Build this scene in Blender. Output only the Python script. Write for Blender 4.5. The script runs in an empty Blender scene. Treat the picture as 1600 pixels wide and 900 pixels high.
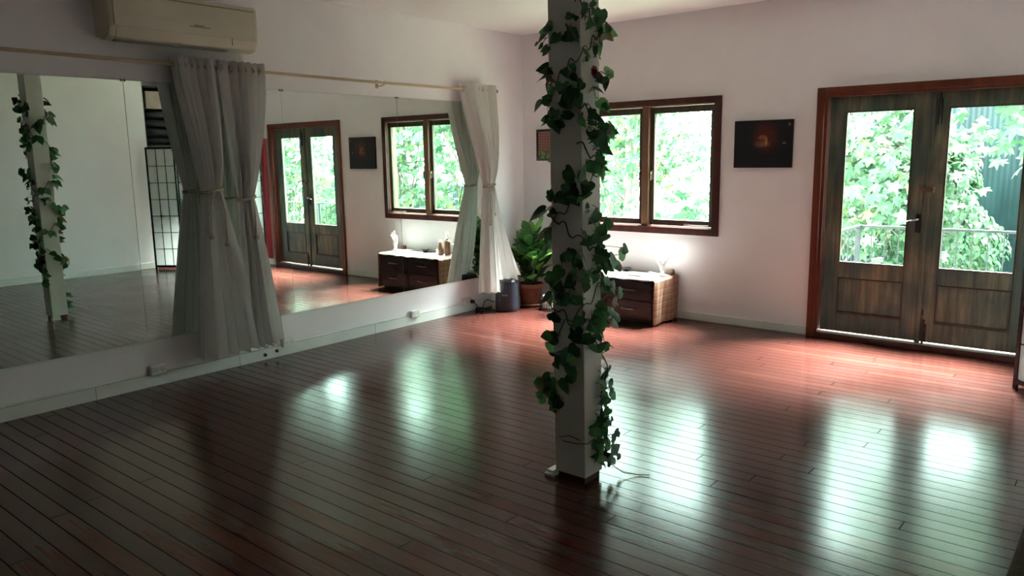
import bpy, bmesh, math, random
from mathutils import Vector, Matrix
random.seed(7)
PI = math.pi
sc = bpy.context.scene
C = sc.collection

# ---------------------------------------------------------------- camera
cam = bpy.data.cameras.new('camera'); cam.sensor_width = 36; cam.lens = 1210.96/1600*36
cam.clip_start = .05; cam.clip_end = 200
co = bpy.data.objects.new('camera', cam); C.objects.link(co)
_R = Vector((0.77150629, 0.6360371, -0.0153251)); _U = Vector((-0.09497717, 0.13895721, 0.98573335)); _F = Vector((-0.62909251, 0.75904394, -0.16761536))
m = Matrix((( _R.x, _U.x, -_F.x), (_R.y, _U.y, -_F.y), (_R.z, _U.z, -_F.z))).to_4x4()
m.translation = Vector((5.2932, -6.6108, 1.55)); co.matrix_world = m
sc.camera = co
# ---------------------------------------------------------------- world, sun, exposure
w = bpy.data.worlds.new('sky'); sc.world = w; w.use_nodes = True
bg = w.node_tree.nodes['Background']; bg.inputs[0].default_value = (.74, .96, .95, 1); bg.inputs[1].default_value = 6.9
sl = bpy.data.lights.new('sun', 'SUN'); sl.energy = 54; sl.angle = math.radians(42); sl.color = (1, .99, .95)
so = bpy.data.objects.new('sun', sl); C.objects.link(so)
so.rotation_euler = Vector((-.14, -.60, -1.0)).to_track_quat('-Z', 'Y').to_euler(); so.location = (0, 8, 9)
sc.view_settings.view_transform = 'Standard'; sc.view_settings.look = 'None'
sc.view_settings.exposure = 2.45; sc.view_settings.gamma = 1; sc.view_settings.use_curve_mapping = False

# ---------------------------------------------------------------- materials
class N:
    def __init__(s, name):
        s.m = bpy.data.materials.new(name); s.m.use_nodes = True; s.t = s.m.node_tree
        s.b = s.t.nodes['Principled BSDF']; s.out = s.t.nodes['Material Output']
    def n(s, typ, **kw):
        x = s.t.nodes.new(typ)
        for k, v in kw.items():
            if k.startswith('i_'): x.inputs[k[2:].replace('_', ' ')].default_value = v
            else: setattr(x, k, v)
        return x
    def l(s, a, b): s.t.links.new(a, b)
    def math(s, op, a, b=None, c=None):
        x = s.t.nodes.new('ShaderNodeMath'); x.operation = op
        for i, v in enumerate((a, b, c)):
            if v is None: continue
            if hasattr(v, 'links'): s.l(v, x.inputs[i])
            else: x.inputs[i].default_value = v
        return x.outputs[0]
    def mix(s, f, a, b, blend='MIX'):
        x = s.t.nodes.new('ShaderNodeMix'); x.data_type = 'RGBA'; x.blend_type = blend
        for i, v in ((0, f), (6, a), (7, b)):
            if hasattr(v, 'links'): s.l(v, x.inputs[i])
            else: x.inputs[i].default_value = v if i == 0 else (*v, 1)
        return x.outputs[2]
    def coord(s, scale=(1, 1, 1), kind='Object'):
        tc = s.n('ShaderNodeTexCoord'); mp = s.n('ShaderNodeMapping'); mp.inputs['Scale'].default_value = scale
        s.l(tc.outputs[kind], mp.inputs[0]); return mp.outputs[0]
    def noise(s, vec, scale, detail=3, out=0):
        x = s.n('ShaderNodeTexNoise'); x.inputs['Scale'].default_value = scale; x.inputs['Detail'].default_value = detail
        s.l(vec, x.inputs['Vector']); return x.outputs[out]
    def ramp(s, f, stops):
        x = s.n('ShaderNodeValToRGB'); e = x.color_ramp.elements
        while len(e) < len(stops): e.new(.5)
        for k, (p, c) in zip(e, stops): k.position = p; k.color = (*c, 1) if len(c) == 3 else c
        s.l(f, x.inputs[0]); return x.outputs[0]
    def bump(s, h, strength=.2, dist=.01):
        x = s.n('ShaderNodeBump'); x.inputs['Strength'].default_value = strength; x.inputs['Distance'].default_value = dist
        s.l(h, x.inputs['Height']); s.l(x.outputs[0], s.b.inputs['Normal'])
    def col(s, c):
        if hasattr(c, 'links'): s.l(c, s.b.inputs['Base Color'])
        else: s.b.inputs['Base Color'].default_value = (*c, 1)
    def set(s, **kw):
        for k, v in kw.items():
            s.b.inputs[k.replace('_', ' ')].default_value = v
        return s

def mottled(name, c1, c2, scale=8, rough=.5, stretch=(1, 1, 1), bump=0, **kw):
    k = N(name); v = k.coord(stretch); f = k.noise(v, scale, 4)
    k.col(k.ramp(f, [(.32, c1), (.68, c2)])); k.set(Roughness=rough, **kw)
    if bump: k.bump(f, bump)
    return k.m

M = {}
M['wall'] = mottled('wall_paint', (.84, .80, .84), (.87, .835, .87), 3, .6, bump=.03)
M['ceiling'] = mottled('ceiling_paint', (.87, .85, .86), (.89, .87, .88), 2, .7)
M['skirting'] = mottled('skirting_paint', (.72, .74, .72), (.78, .79, .77), 5, .35)
M['post'] = mottled('post_paint', (.74, .72, .67), (.80, .78, .73), 6, .45, bump=.05)
M['plastic'] = mottled('white_plastic', (.70, .71, .68), (.76, .77, .74), 5, .35)
M['ac'] = mottled('aged_plastic', (.60, .56, .44), (.66, .61, .49), 3, .4)
M['acgrey'] = mottled('grey_print', (.20, .19, .17), (.26, .25, .22), 30, .5)
M['black'] = mottled('black_plastic', (.012, .013, .016), (.02, .021, .026), 20, .4)
M['blackwood'] = mottled('black_lacquer', (.008, .010, .014), (.016, .019, .025), 6, .22, (1, 1, 3))
M['rod'] = mottled('bamboo_wood', (.46, .33, .20), (.58, .44, .28), 30, .45, (1, .1, 1))
M['frame_red'] = mottled('mahogany_trim', (.085, .018, .010), (.17, .038, .017), 14, .35, (1, 1, .08), bump=.05)
M['frame_dark'] = mottled('dark_mahogany', (.045, .012, .012), (.085, .022, .018), 14, .4, (1, 1, .1))
M['sash'] = mottled('sash_wood', (.035, .032, .024), (.075, .060, .040), 20, .45, (1, 1, .08))
M['mullion'] = mottled('mullion_wood', (.13, .065, .035), (.20, .105, .06), 20, .45, (1, 1, .08))
M['brass'] = mottled('dull_brass', (.16, .13, .08), (.22, .18, .11), 30, .35, Metallic=.8)
M['steel'] = mottled('worn_steel', (.55, .56, .56), (.65, .66, .66), 30, .3, Metallic=.9)
M['rail'] = mottled('rail_metal', (.012, .016, .017), (.02, .026, .027), 20, .6, Specular_IOR_Level=.15)
M['terracotta'] = mottled('terracotta', (.20, .075, .05), (.29, .11, .075), 12, .7, bump=.1)
M['soil'] = mottled('potting_soil', (.02, .013, .009), (.05, .035, .022), 60, .95, bump=.6)
M['plaster'] = mottled('white_plaster', (.80, .79, .78), (.88, .87, .86), 20, .4)
M['lit_top_booklet'] = mottled('lit_top_and_booklet', (.27, .25, .245), (.32, .30, .295), 25, .85, bump=.1)  # pale tone stands for skylight on the chest top; booklet shares it
M['brown'] = mottled('brown_wood', (.10, .05, .03), (.20, .10, .06), 18, .5, (1, 1, .3))
M['rope'] = mottled('jute_rope', (.36, .30, .22), (.50, .43, .33), 90, .9, bump=.4)
M['stem'] = mottled('vine_stem', (.030, .030, .016), (.06, .055, .03), 40, .6)
M['paper'] = None
M['mat'] = mottled('brown_mat', (.030, .018, .010), (.055, .035, .020), 60, .9, bump=.4)
M['bolster'] = mottled('dark_bolster_fabric', (.022, .024, .030), (.045, .048, .058), 40, .9, bump=.2)
M['pinkbox'] = mottled('dusty_cardboard', (.36, .27, .24), (.44, .34, .30), 10, .8)
M['shelf'] = mottled('shelf_board', (.03, .032, .04), (.05, .052, .06), 8, .5)
M['bark'] = mottled('tree_bark', (.07, .06, .045), (.17, .15, .12), 14, .9, (1, 1, .2), bump=.5)
M['deck'] = mottled('balcony_deck', (.30, .30, .29), (.38, .38, .36), 10, .7)
M['ground'] = mottled('garden_ground', (.07, .12, .05), (.22, .22, .16), 1.5, .95)
M['outer'] = mottled('outer_render', (.5, .5, .5), (.6, .6, .6), 4, .8)
M['redflower'] = mottled('red_petals', (.22, .012, .018), (.36, .03, .04), 40, .55)
M['mirror_edge'] = mottled('mirror_edge', (.10, .13, .12), (.2, .24, .22), 30, .3)
M['knit'] = mottled('beaded_white', (.62, .52, .48), (.80, .70, .66), 90, .6, bump=.3)
M['redcurtain'] = None

k = N('mirror_silver'); k.col((.76, .86, .79)); k.set(Metallic=1.0, Roughness=.004); M['mirror'] = k.m

# floor: dark red polished boards running along x
k = N('polished_floorboards')
tc = k.n('ShaderNodeTexCoord'); sx = k.n('ShaderNodeSeparateXYZ'); k.l(tc.outputs['Object'], sx.inputs[0])
W = .0866
yb = k.math('DIVIDE', sx.outputs[1], W); bi = k.math('FLOOR', yb); fr = k.math('FRACT', yb)
wn = k.n('ShaderNodeTexWhiteNoise', noise_dimensions='1D'); k.l(bi, wn.inputs['W'])
xs = k.math('ADD', k.math('DIVIDE', sx.outputs[0], 3.1), k.math('MULTIPLY', wn.outputs[0], 7.3))
xi = k.math('FLOOR', xs); xf = k.math('FRACT', xs)
cb = k.n('ShaderNodeCombineXYZ'); k.l(bi, cb.inputs[0]); k.l(xi, cb.inputs[1])
wn2 = k.n('ShaderNodeTexWhiteNoise', noise_dimensions='2D'); k.l(cb.outputs[0], wn2.inputs['Vector'])
vg = k.coord((1.2, 22, 1)); grain = k.noise(vg, 3.0, 5)
big = k.noise(k.coord((.6, .9, 1)), 1.3, 3)
base = k.ramp(wn2.outputs[0], [(0, (.058, .019, .016)), (.35, (.066, .022, .018)), (.8, (.078, .027, .021)), (1, (.105, .038, .028))])
c = k.mix(.45, base, k.ramp(grain, [(.3, (.35, .35, .35)), (.7, (1, 1, 1))]), 'MULTIPLY')
c = k.mix(k.math('MULTIPLY', big, .5), c, (.095, .026, .020))
gap = k.math('MAXIMUM', k.math('LESS_THAN', fr, .05), k.math('LESS_THAN', xf, .0012))
gapj = k.math('MULTIPLY', gap, 1.0)
c = k.mix(gapj, c, (.004, .002, .002)); k.col(c)
scr = k.noise(k.coord((2.0, 40, 1)), 6, 6); wear = k.noise(k.coord((1, 1, 1)), 2.2, 6)
rg = k.math('ADD', k.math('MULTIPLY', scr, .10), k.math('MULTIPLY', wear, .16)); rg = k.math('ADD', rg, .065)
rg = k.math('ADD', rg, k.math('MULTIPLY', gap, .5)); k.l(rg, k.b.inputs['Roughness'])
k.l(k.math('MULTIPLY', k.math('SUBTRACT', 1, gap), .42), k.b.inputs['Specular IOR Level'])
cup = k.math('MULTIPLY', k.math('PINGPONG', yb, .5), .6)
h = k.math('ADD', k.math('ADD', k.math('MULTIPLY', scr, .16), k.math('MULTIPLY', cup, .45)), k.math('MULTIPLY', wear, .4))
k.bump(h, .22, .0016); M['floor'] = k.m

# weathered door timber
k = N('weathered_door_timber'); v = k.coord((9, 9, .9)); f1 = k.noise(v, 2.0, 5); f2 = k.noise(k.coord((1.6, 1.6, 1.2)), 2.2, 4); f3 = k.noise(k.coord((14, 14, .8)), 5, 3)
c = k.ramp(f1, [(.3, (.065, .078, .058)), (.5, (.15, .155, .11)), (.7, (.27, .235, .155))])
c = k.mix(k.math('MULTIPLY', k.ramp(f2, [(.40, (0, 0, 0)), (.58, (1, 1, 1))]), .8), c, (.055, .098, .092))
c = k.mix(.55, c, k.ramp(f3, [(.35, (.45, .45, .45)), (.6, (1, 1, 1))]), 'MULTIPLY')
k.col(c); k.set(Roughness=.5); k.bump(f1, .2, .004); M['door'] = k.m

# window glass: thin pane
k = N('clear_glass'); tr = k.n('ShaderNodeBsdfTransparent'); tr.inputs[0].default_value = (.95, .98, .96, 1)
gl = k.n('ShaderNodeBsdfGlossy'); gl.inputs['Roughness'].default_value = .01
lw = k.n('ShaderNodeLayerWeight'); lw.inputs[0].default_value = .5; fz = k.math('ADD', k.math('MULTIPLY', k.math('POWER', lw.outputs['Facing'], 5), .9), .04); mx = k.n('ShaderNodeMixShader')
k.l(fz, mx.inputs[0]); k.l(tr.outputs[0], mx.inputs[1]); k.l(gl.outputs[0], mx.inputs[2]); k.l(mx.outputs[0], k.out.inputs[0]); M['glass'] = k.m

def sheer(name, col, transl, transp, weave=220, bump=.05):
    k = N(name); df = k.n('ShaderNodeBsdfDiffuse'); tl = k.n('ShaderNodeBsdfTranslucent'); tp = k.n('ShaderNodeBsdfTransparent')
    f = k.noise(k.coord((1, 1, 1)), weave, 2); cc = k.mix(f, tuple(x*.9 for x in col), col)
    k.l(cc, df.inputs[0]); k.l(cc, tl.inputs[0])
    a = k.n('ShaderNodeMixShader'); a.inputs[0].default_value = transl; k.l(df.outputs[0], a.inputs[1]); k.l(tl.outputs[0], a.inputs[2])
    b = k.n('ShaderNodeMixShader'); b.inputs[0].default_value = transp; k.l(a.outputs[0], b.inputs[1]); k.l(tp.outputs[0], b.inputs[2])
    k.l(b.outputs[0], k.out.inputs[0]); return k.m
M['sheer'] = sheer('sheer_white_curtain', (.94, .92, .91), .10, .0)
M['redcurtain'] = sheer('red_curtain', (.55, .12, .15), .35, .0)
M['paper'] = sheer('rice_paper', (.84, .85, .86), .5, .02, 60)

def leafmat(name, c1, c2, scale=20, transl=.3, rough=.4):
    k = N(name); f = k.noise(k.coord((1, 1, 1)), scale, 3); cc = k.ramp(f, [(.35, c1), (.65, c2)])
    k.col(cc); k.set(Roughness=rough)
    tl = k.n('ShaderNodeBsdfTranslucent'); k.l(cc, tl.inputs[0]); mx = k.n('ShaderNodeMixShader'); mx.inputs[0].default_value = transl
    k.l(k.b.outputs[0], mx.inputs[1]); k.l(tl.outputs[0], mx.inputs[2]); k.l(mx.outputs[0], k.out.inputs[0]); return k.m
M['ivy_dark'] = leafmat('ivy_dark_leaf', (.022, .085, .032), (.04, .14, .05))
M['ivy_mid'] = leafmat('ivy_mid_leaf', (.05, .19, .06), (.09, .28, .09))
M['ivy_light'] = leafmat('ivy_light_leaf', (.14, .38, .12), (.24, .50, .18), transl=.4)
M['ivy_var'] = leafmat('ivy_variegated_leaf', (.12, .20, .07), (.28, .15, .10), 60)
M['rubber'] = leafmat('pot_plant_leaf', (.015, .06, .015), (.05, .15, .03), 14, .2)
M['rubber_l'] = leafmat('pot_plant_light_leaf', (.07, .20, .035), (.14, .30, .06), 14, .3)
M['tree1'] = leafmat('plane_leaf_pale', (.05, .13, .065), (.14, .24, .14), 3, .5, .5)
M['tree2'] = leafmat('plane_leaf_green', (.022, .075, .032), (.055, .13, .055), 3, .5, .5)
M['tree3'] = leafmat('plane_leaf_yellow', (.09, .15, .05), (.14, .17, .065), 3, .5, .5)
M['ivytree'] = leafmat('tree_ivy_leaf', (.014, .046, .018), (.032, .080, .034), 6, .35, .5)

# corrugated fence
k = N('corrugated_sheet'); sx = k.n('ShaderNodeSeparateXYZ'); tc = k.n('ShaderNodeTexCoord'); k.l(tc.outputs['Object'], sx.inputs[0])
f = k.noise(k.coord((1, 1, .4)), 2, 3); k.col(k.ramp(f, [(.3, (.004, .010, .011)), (.7, (.012, .026, .027))])); k.set(Roughness=.8, Specular_IOR_Level=.05); M['corr'] = k.m

# plaid throw
k = N('plaid_throw'); tc = k.n('ShaderNodeTexCoord'); sx = k.n('ShaderNodeSeparateXYZ'); k.l(tc.outputs['Object'], sx.inputs[0])
def stripes(src, per, ph):
    return k.math('FRACT', k.math('ADD', k.math('DIVIDE', src, per), ph))
a = k.ramp(stripes(k.math('ADD', sx.outputs[0], sx.outputs[1]),   .075, .1), [(0, (.30, .07, .045)), (.25, (.42, .17, .08)), (.4, (.20, .19, .12)), (.6, (.34, .25, .16)), (.75, (.28, .05, .05)), (1, (.35, .12, .07))])
b = k.ramp(stripes(sx.outputs[2], .062, .3), [(0, (.40, .16, .10)), (.3, (.22, .22, .15)), (.5, (.42, .32, .20)), (.7, (.25, .07, .06)), (1, (.38, .2, .12))])
c = k.mix(.5, a, b); c = k.mix(.3, c, k.noise(k.coord(), 120, 2, 1), 'OVERLAY'); k.col(c); k.set(Roughness=.95); M['plaid'] = k.m

# paintings
k = N('dark_canvas_glow'); tc = k.n('ShaderNodeTexCoord'); sx = k.n('ShaderNodeSeparateXYZ'); k.l(tc.outputs['Object'], sx.inputs[0])
def blob(cx, cz, rx, rz, soft=1.6):
    dx = k.math('DIVIDE', k.math('SUBTRACT', sx.outputs[0], cx), rx); dz = k.math('DIVIDE', k.math('SUBTRACT', sx.outputs[2], cz), rz)
    d = k.math('ADD', k.math('MULTIPLY', dx, dx), k.math('MULTIPLY', dz, dz))
    x = k.n('ShaderNodeMapRange', interpolation_type='SMOOTHSTEP'); x.inputs[1].default_value = soft; x.inputs[2].default_value = .1; k.l(d, x.inputs[0]); return x.outputs[0]
nz = k.noise(k.coord(), 26, 4)
c = k.mix(nz, (.003, .005, .010), (.012, .013, .018))
c = k.mix(k.math('MULTIPLY', blob(.02, .055, .105, .13), k.math('MULTIPLY', nz, 1.1)), c, (.13, .022, .014))
c = k.mix(k.math('MULTIPLY', blob(.0, .11, .022, .03), .9), c, (.07, .02, .012))
c = k.mix(k.math('MULTIPLY', blob(.0, .055, .04, .02), k.math('MULTIPLY', nz, 1.5)), c, (.40, .14, .07))
c = k.mix(k.math('MULTIPLY', blob(-.01, .0, .065, .028), k.math('MULTIPLY', nz, 1.3)), c, (.26, .12, .075))
c = k.mix(k.math('MULTIPLY', blob(.03, .02, .012, .035), nz), c, (.5, .32, .1))
c = k.mix(blob(.185, .005, .014, .009), c, (.30, .27, .27)); c = k.mix(blob(.225, .16, .011, .013), c, (.30, .20, .20))
k.col(c); k.set(Roughness=.35); M['canvas'] = k.m
k = N('small_picture_print'); tc = k.n('ShaderNodeTexCoord'); sx = k.n('ShaderNodeSeparateXYZ'); k.l(tc.outputs['Object'], sx.inputs[0])
g1 = k.math('LESS_THAN', k.math('FRACT', k.math('MULTIPLY', sx.outputs[0], 32)), .35); g2 = k.math('LESS_THAN', k.math('FRACT', k.math('MULTIPLY', sx.outputs[2], 36)), .3)
c = k.mix(k.math('MAXIMUM', g1, g2), (.30, .13, .10), (.14, .045, .04))
lo = k.math('LESS_THAN', k.math('ADD', sx.outputs[2], k.math('MULTIPLY', k.noise(k.coord(), 20, 3), -.18)), -.145)
c = k.mix(lo, c, k.ramp(k.noise(k.coord(), 30, 3), [(.4, (.03, .08, .015)), (.6, (.22, .28, .05))])); k.col(c); k.set(Roughness=.3); M['print'] = k.m

# ---------------------------------------------------------------- mesh helpers
class MB:
    def __init__(s): s.v = []; s.f = []; s.mi = []; s.cur = 0
    def add(s, vs, fs):
        o = len(s.v); s.v += [tuple(p) for p in vs]; s.f += [tuple(i+o for i in f) for f in fs]; s.mi += [s.cur]*len(fs); return s
    def box(s, x0, x1, y0, y1, z0, z1):
        return s.add([(x0,y0,z0),(x1,y0,z0),(x1,y1,z0),(x0,y1,z0),(x0,y0,z1),(x1,y0,z1),(x1,y1,z1),(x0,y1,z1)],
                     [(0,3,2,1),(4,5,6,7),(0,1,5,4),(1,2,6,5),(2,3,7,6),(3,0,4,7)])
    def tube(s, pts, r, n=8, caps=True):
        pts = [Vector(p) for p in pts]; rs = r if isinstance(r, (list, tuple)) else [r]*len(pts)
        o = len(s.v); up = None
        for i, p in enumerate(pts):
            d = (pts[min(i+1, len(pts)-1)]-pts[max(i-1, 0)])
            d = d.normalized() if d.length > 1e-9 else Vector((0, 0, 1))
            if up is None: up = d.orthogonal().normalized()
            a = (up-d*up.dot(d)); a = a.normalized() if a.length > 1e-6 else d.orthogonal().normalized(); up = a
            b = d.cross(a)
            for j in range(n):
                t = 2*PI*j/n; s.v.append(tuple(p+(a*math.cos(t)+b*math.sin(t))*rs[i]))
        for i in range(len(pts)-1):
            for j in range(n):
                k2 = (j+1) % n; s.f.append((o+i*n+j, o+i*n+k2, o+(i+1)*n+k2, o+(i+1)*n+j)); s.mi.append(s.cur)
        if caps:
            s.f.append(tuple(o+j for j in reversed(range(n)))); s.f.append(tuple(o+(len(pts)-1)*n+j for j in range(n))); s.mi += [s.cur]*2
        return s
    def lathe(s, prof, c=(0, 0, 0), n=28, sq=None):
        o = len(s.v)
        for r, z in prof:
            for j in range(n):
                t = 2*PI*j/n; s.v.append((c[0]+r*math.cos(t), c[1]+r*math.sin(t), c[2]+z))
        for i in range(len(prof)-1):
            for j in range(n):
                k2 = (j+1) % n; s.f.append((o+i*n+j, o+i*n+k2, o+(i+1)*n+k2, o+(i+1)*n+j)); s.mi.append(s.cur)
        s.f.append(tuple(o+j for j in reversed(range(n)))); s.f.append(tuple(o+(len(prof)-1)*n+j for j in range(n))); s.mi += [s.cur]*2
        return s
    def prism(s, poly, axis, a0, a1):
        n = len(poly)
        def P(p, a): return (a, p[0], p[1]) if axis == 'x' else ((p[0], a, p[1]) if axis == 'y' else (p[0], p[1], a))
        s.add([P(p, a0) for p in poly]+[P(p, a1) for p in poly],
              [tuple(range(n-1, -1, -1)), tuple(range(n, 2*n))]+[(i, (i+1) % n, n+(i+1) % n, n+i) for i in range(n)])
        return s
    def grid(s, fn, nu, nv):
        o = len(s.v)
        for i in range(nu+1):
            for j in range(nv+1): s.v.append(tuple(fn(i/nu, j/nv)))
        for i in range(nu):
            for j in range(nv):
                a = o+i*(nv+1)+j; s.f.append((a, a+1, a+nv+2, a+nv+1)); s.mi.append(s.cur)
        return s
    def sphere(s, c, r, nu=10, nv=14, sz=1):
        return s.lathe([(max(1e-4, r*math.sin(PI*i/nu)), -r*sz*math.cos(PI*i/nu)) for i in range(nu+1)], c, nv)
    def build(s, name, mats, parent=None, smooth=False, bevel=0, loc=None, fix=True):
        me = bpy.data.meshes.new(name)
        o3 = Vector(loc) if loc else Vector((0, 0, 0))
        me.from_pydata([tuple(Vector(v)-o3) for v in s.v], [], s.f)
        if not isinstance(mats, (list, tuple)): mats = [mats]
        for q in mats: me.materials.append(q)
        me.polygons.foreach_set('material_index', s.mi)
        if fix:
            b = bmesh.new(); b.from_mesh(me); bmesh.ops.recalc_face_normals(b, faces=b.faces); b.to_mesh(me); b.free()
        if smooth: me.polygons.foreach_set('use_smooth', [True]*len(me.polygons))
        ob = bpy.data.objects.new(name, me); C.objects.link(ob)
        if parent: ob.parent = parent; ob.location = o3-Vector(parent.get('_w', (0, 0, 0)))
        else: ob.location = o3
        if bevel:
            mo = ob.modifiers.new('bevel', 'BEVEL'); mo.width = bevel; mo.segments = 2; mo.limit_method = 'ANGLE'; mo.angle_limit = math.radians(40)
        if parent: ob['_w'] = tuple(o3)
        return ob

def thing(name, label, cat, loc=(0, 0, 0), group=None, kind=None):
    o = bpy.data.objects.new(name, None); C.objects.link(o); o.location = loc; o.empty_display_size = .1
    o['_w'] = tuple(loc); tag(o, label, cat, group, kind); return o
def tag(o, label, cat, group=None, kind=None):
    if label: o['label'] = label
    if cat: o['category'] = cat
    if group: o['group'] = group
    if kind: o['kind'] = kind
    return o
def struct(name, mb, mat, label=None, **kw):
    o = mb.build(name, mat, **kw); o['kind'] = 'structure'; 
    if label: o['label'] = label
    return o
def sm(t): t = max(0, min(1, t)); return t*t*(3-2*t)
def ip(a, b, t): return a+(b-a)*t

# ---------------------------------------------------------------- the room shell
XR, YB, ZC = 6.05, -9.2, 2.80
struct('floor', MB().box(-.15, 6.75, YB-.15, .14, -.15, 0), M['floor'])
struct('ceiling', MB().box(-.15, 6.75, YB-.15, .30, ZC, ZC+.15), M['ceiling'])
struct('wall_left', MB().box(-.15, 0, YB-.15, .14, 0, ZC), M['wall'])
def wall_open(x0, x1, y0, y1, z0, z1, holes):
    mb = MB(); xs = x0
    for (a, b, c, d) in holes:
        mb.box(xs, a, y0, y1, z0, z1)
        if c > z0: mb.box(a, b, y0, y1, z0, c)
        if d < z1: mb.box(a, b, y0, y1, d, z1)
        xs = b
    mb.box(xs, x1, y0, y1, z0, z1); return mb
struct('wall_back', wall_open(0, 6.65, 0, .14, 0, ZC, [(.79, 2.21, .855, 2.0), (3.165, 4.715, 0, 1.99), (5.12, 5.95, .45, 1.80)]), M['wall'])
mb = MB().box(XR, XR+.15, YB, -1.2, 0, ZC).box(XR+.15, 6.65, -1.35, -1.2, 0, ZC).box(6.6, 6.75, -1.2, 0, 0, ZC)
struct('wall_right', mb, M['wall'])
struct('wall_front', MB().box(0, XR, YB-.15, YB, 0, ZC), M['wall'])
# skirting
mb = MB().box(0, .014, YB, 0, .0, .088).box(0, .010, YB, 0, .088, .098)
struct('baseboard_left', mb, M['skirting'], bevel=.003)
mb = MB()
for y in (-4.567, -3.514, -2.168, -5.7): mb.box(.0132, .0148, y-.0015, y+.0015, .0, .088)
mb.box(.0132, .0146, -6.6, -1.2, .0865, .0885)
struct('trim_1', mb, M['mirror_edge'])
struct('baseboard_back', MB().box(.0, 3.09, -.014, 0, 0, .075).box(4.79, 6.6, -.014, 0, 0, .075), M['skirting'], bevel=.004)
struct('baseboard_right', MB().box(XR-.014, XR, YB, -1.2, 0, .09), M['skirting'], bevel=.004)
struct('baseboard_front', MB().box(0, XR, YB, YB+.014, 0, .09), M['skirting'], bevel=.004)

# ---------------------------------------------------------------- window 1
def window(name, x0, x1, z0, z1, mats):
    t = bpy.data.objects.new(name, None); C.objects.link(t); t['kind'] = 'structure'; t['_w'] = (0, 0, 0)
    w = .066
    f = MB()
    f.box(x0, x0+w, -.022, .0, z0, z1).box(x1-w, x1, -.022, .0, z0, z1).box(x0+w, x1-w, -.022, .0, z1-w*.9, z1).box(x0+w, x1-w, -.022, 0, z0, z0+w)
    f.build('window_trim', mats[0], t, bevel=.004)
    f = MB()   # jamb lining through the wall
    a, b, c, d = x0+w-.006, x1-w+.006, z0+w-.006, z1-w*.9+.006
    f.box(a, a+.012, 0, .15, c, d).box(b-.012, b, 0, .15, c, d).box(a, b, 0, .15, d-.012, d).box(a, b, 0, .19, c, c+.012)
    f.build('jamb_lining', mats[2], t, bevel=.002)
    xm = (x0+x1)/2
    MB().box(xm-.036, xm+.036, -.004, .09, c, d).build('mullion', mats[2], t, bevel=.004)
    for (p, q, sgn) in ((a+.014, xm-.038, 1), (xm+.038, b-.014, -1)):
        s = MB(); e = .042; lo, hi = c+.016, d-.016
        s.box(p, p+e, .03, .07, lo, hi).box(q-e, q, .03, .07, lo, hi).box(p+e, q-e, .03, .07, hi-.058, hi).box(p+e, q-e, .03, .07, lo, lo+.055)
        so_ = s.build('sash', mats[1], t, bevel=.003)
        MB().box(p+e-.004, q-e+.004, .048, .052, lo+.05, hi-.054).build('glass_pane', M['glass'], so_)
        hx = q-.02 if sgn > 0 else p+.02
        MB().box(hx-.010, hx+.010, .018, .03, 1.31, 1.40).box(hx-.006, hx+.006, .002, .02, 1.36, 1.385).box(hx-.006, hx+.006, -.006, .006, 1.30, 1.385).build('handle', M['brass'], so_, bevel=.003)
    # stay arm on the sill of the right sash
    MB().tube([(b-.28, .022, c+.03), (b-.15, .012, c+.027), (b-.05, .02, c+.03)], .005, 6).box(b-.30, b-.25, .018, .03, c+.018, c+.04).build('stay_arm', M['steel'], t, smooth=False)
    return t
window('window_1', .727, 2.263, .80, 2.052, (M['frame_dark'], M['sash'], M['mullion']))
window('window_2', 5.06, 6.01, .40, 1.86, (M['frame_dark'], M['sash'], M['mullion']))

# ---------------------------------------------------------------- double door
t = bpy.data.objects.new('door_1', None); C.objects.link(t); t['kind'] = 'structure'; t['_w'] = (0, 0, 0)
DX0, DX1, DZ = 3.095, 4.785, 2.058
f = MB().box(DX0, DX0+.062, -.03, 0, 0, DZ).box(DX1-.062, DX1, -.03, 0, 0, DZ).box(DX0+.062, DX1-.062, -.03, 0, DZ-.055, DZ)
f.box(DX0+.055, DX0+.088, -.018, .14, 0, DZ-.055).box(DX1-.088, DX1-.055, -.018, .14, 0, DZ-.055).box(DX0+.08, DX1-.08, -.018, .14, DZ-.078, DZ-.05)
f.build('door_frame', M['frame_red'], t, bevel=.004)
MB().box(DX0+.062, DX1-.062, -.035, .16, 0, .042).build('threshold', M['frame_dark'], t, bevel=.004)
def leaf(x0, x1, g0, g1, zg0, zg1, zt):
    y0, y1 = .035, .078
    s = MB(); zb = .056
    s.box(x0, g0, y0, y1, zb, zt).box(g1, x1, y0, y1, zb, zt).box(g0, g1, y0, y1, zg1, zt).box(g0, g1, y0, y1, .515, zg0).box(g0, g1, y0, y1, zb, .215)
    s.box(g0-.002, g1+.002, y0+.014, y1-.012, .21, .52)
    l = s.build('door_leaf', M['door'], t, bevel=.004)
    s = MB()     # bead round the recessed panel and the pane
    for (a, b, c, d) in ((g0, g1, .215, .515), (g0, g1, zg0, zg1)):
        e = .010
        s.box(a, a+e, y0-.003, y0+.012, c, d).box(b-e, b, y0-.003, y0+.012, c, d).box(a+e, b-e, y0-.003, y0+.012, c, c+e).box(a+e, b-e, y0-.003, y0+.012, d-e, d)
    s.box((g0), (g1), y0-.005, y0+.01, .205, .215)
    s.build('panel_bead', M['sash'], l, bevel=.002)
    MB().box(g0-.004, g1+.004, .054, .059, zg0-.004, zg1+.004).build('glass_pane', M['glass'], l)
    return l
L1 = leaf(3.187, 3.940, 3.312, 3.815, .640, 1.862, 1.984)
L2 = leaf(3.946, 4.694, 4.050, 4.550, .640, 1.862, 1.984)
MB().box(3.925, 3.962, .018, .036, .045, 1.97).build('meeting_bead', M['door'], L1, bevel=.003)
h = MB().box(3.872, 3.912, .022, .036, .915, 1.055).build('lock_plate', M['black'], L1, bevel=.004)
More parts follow.
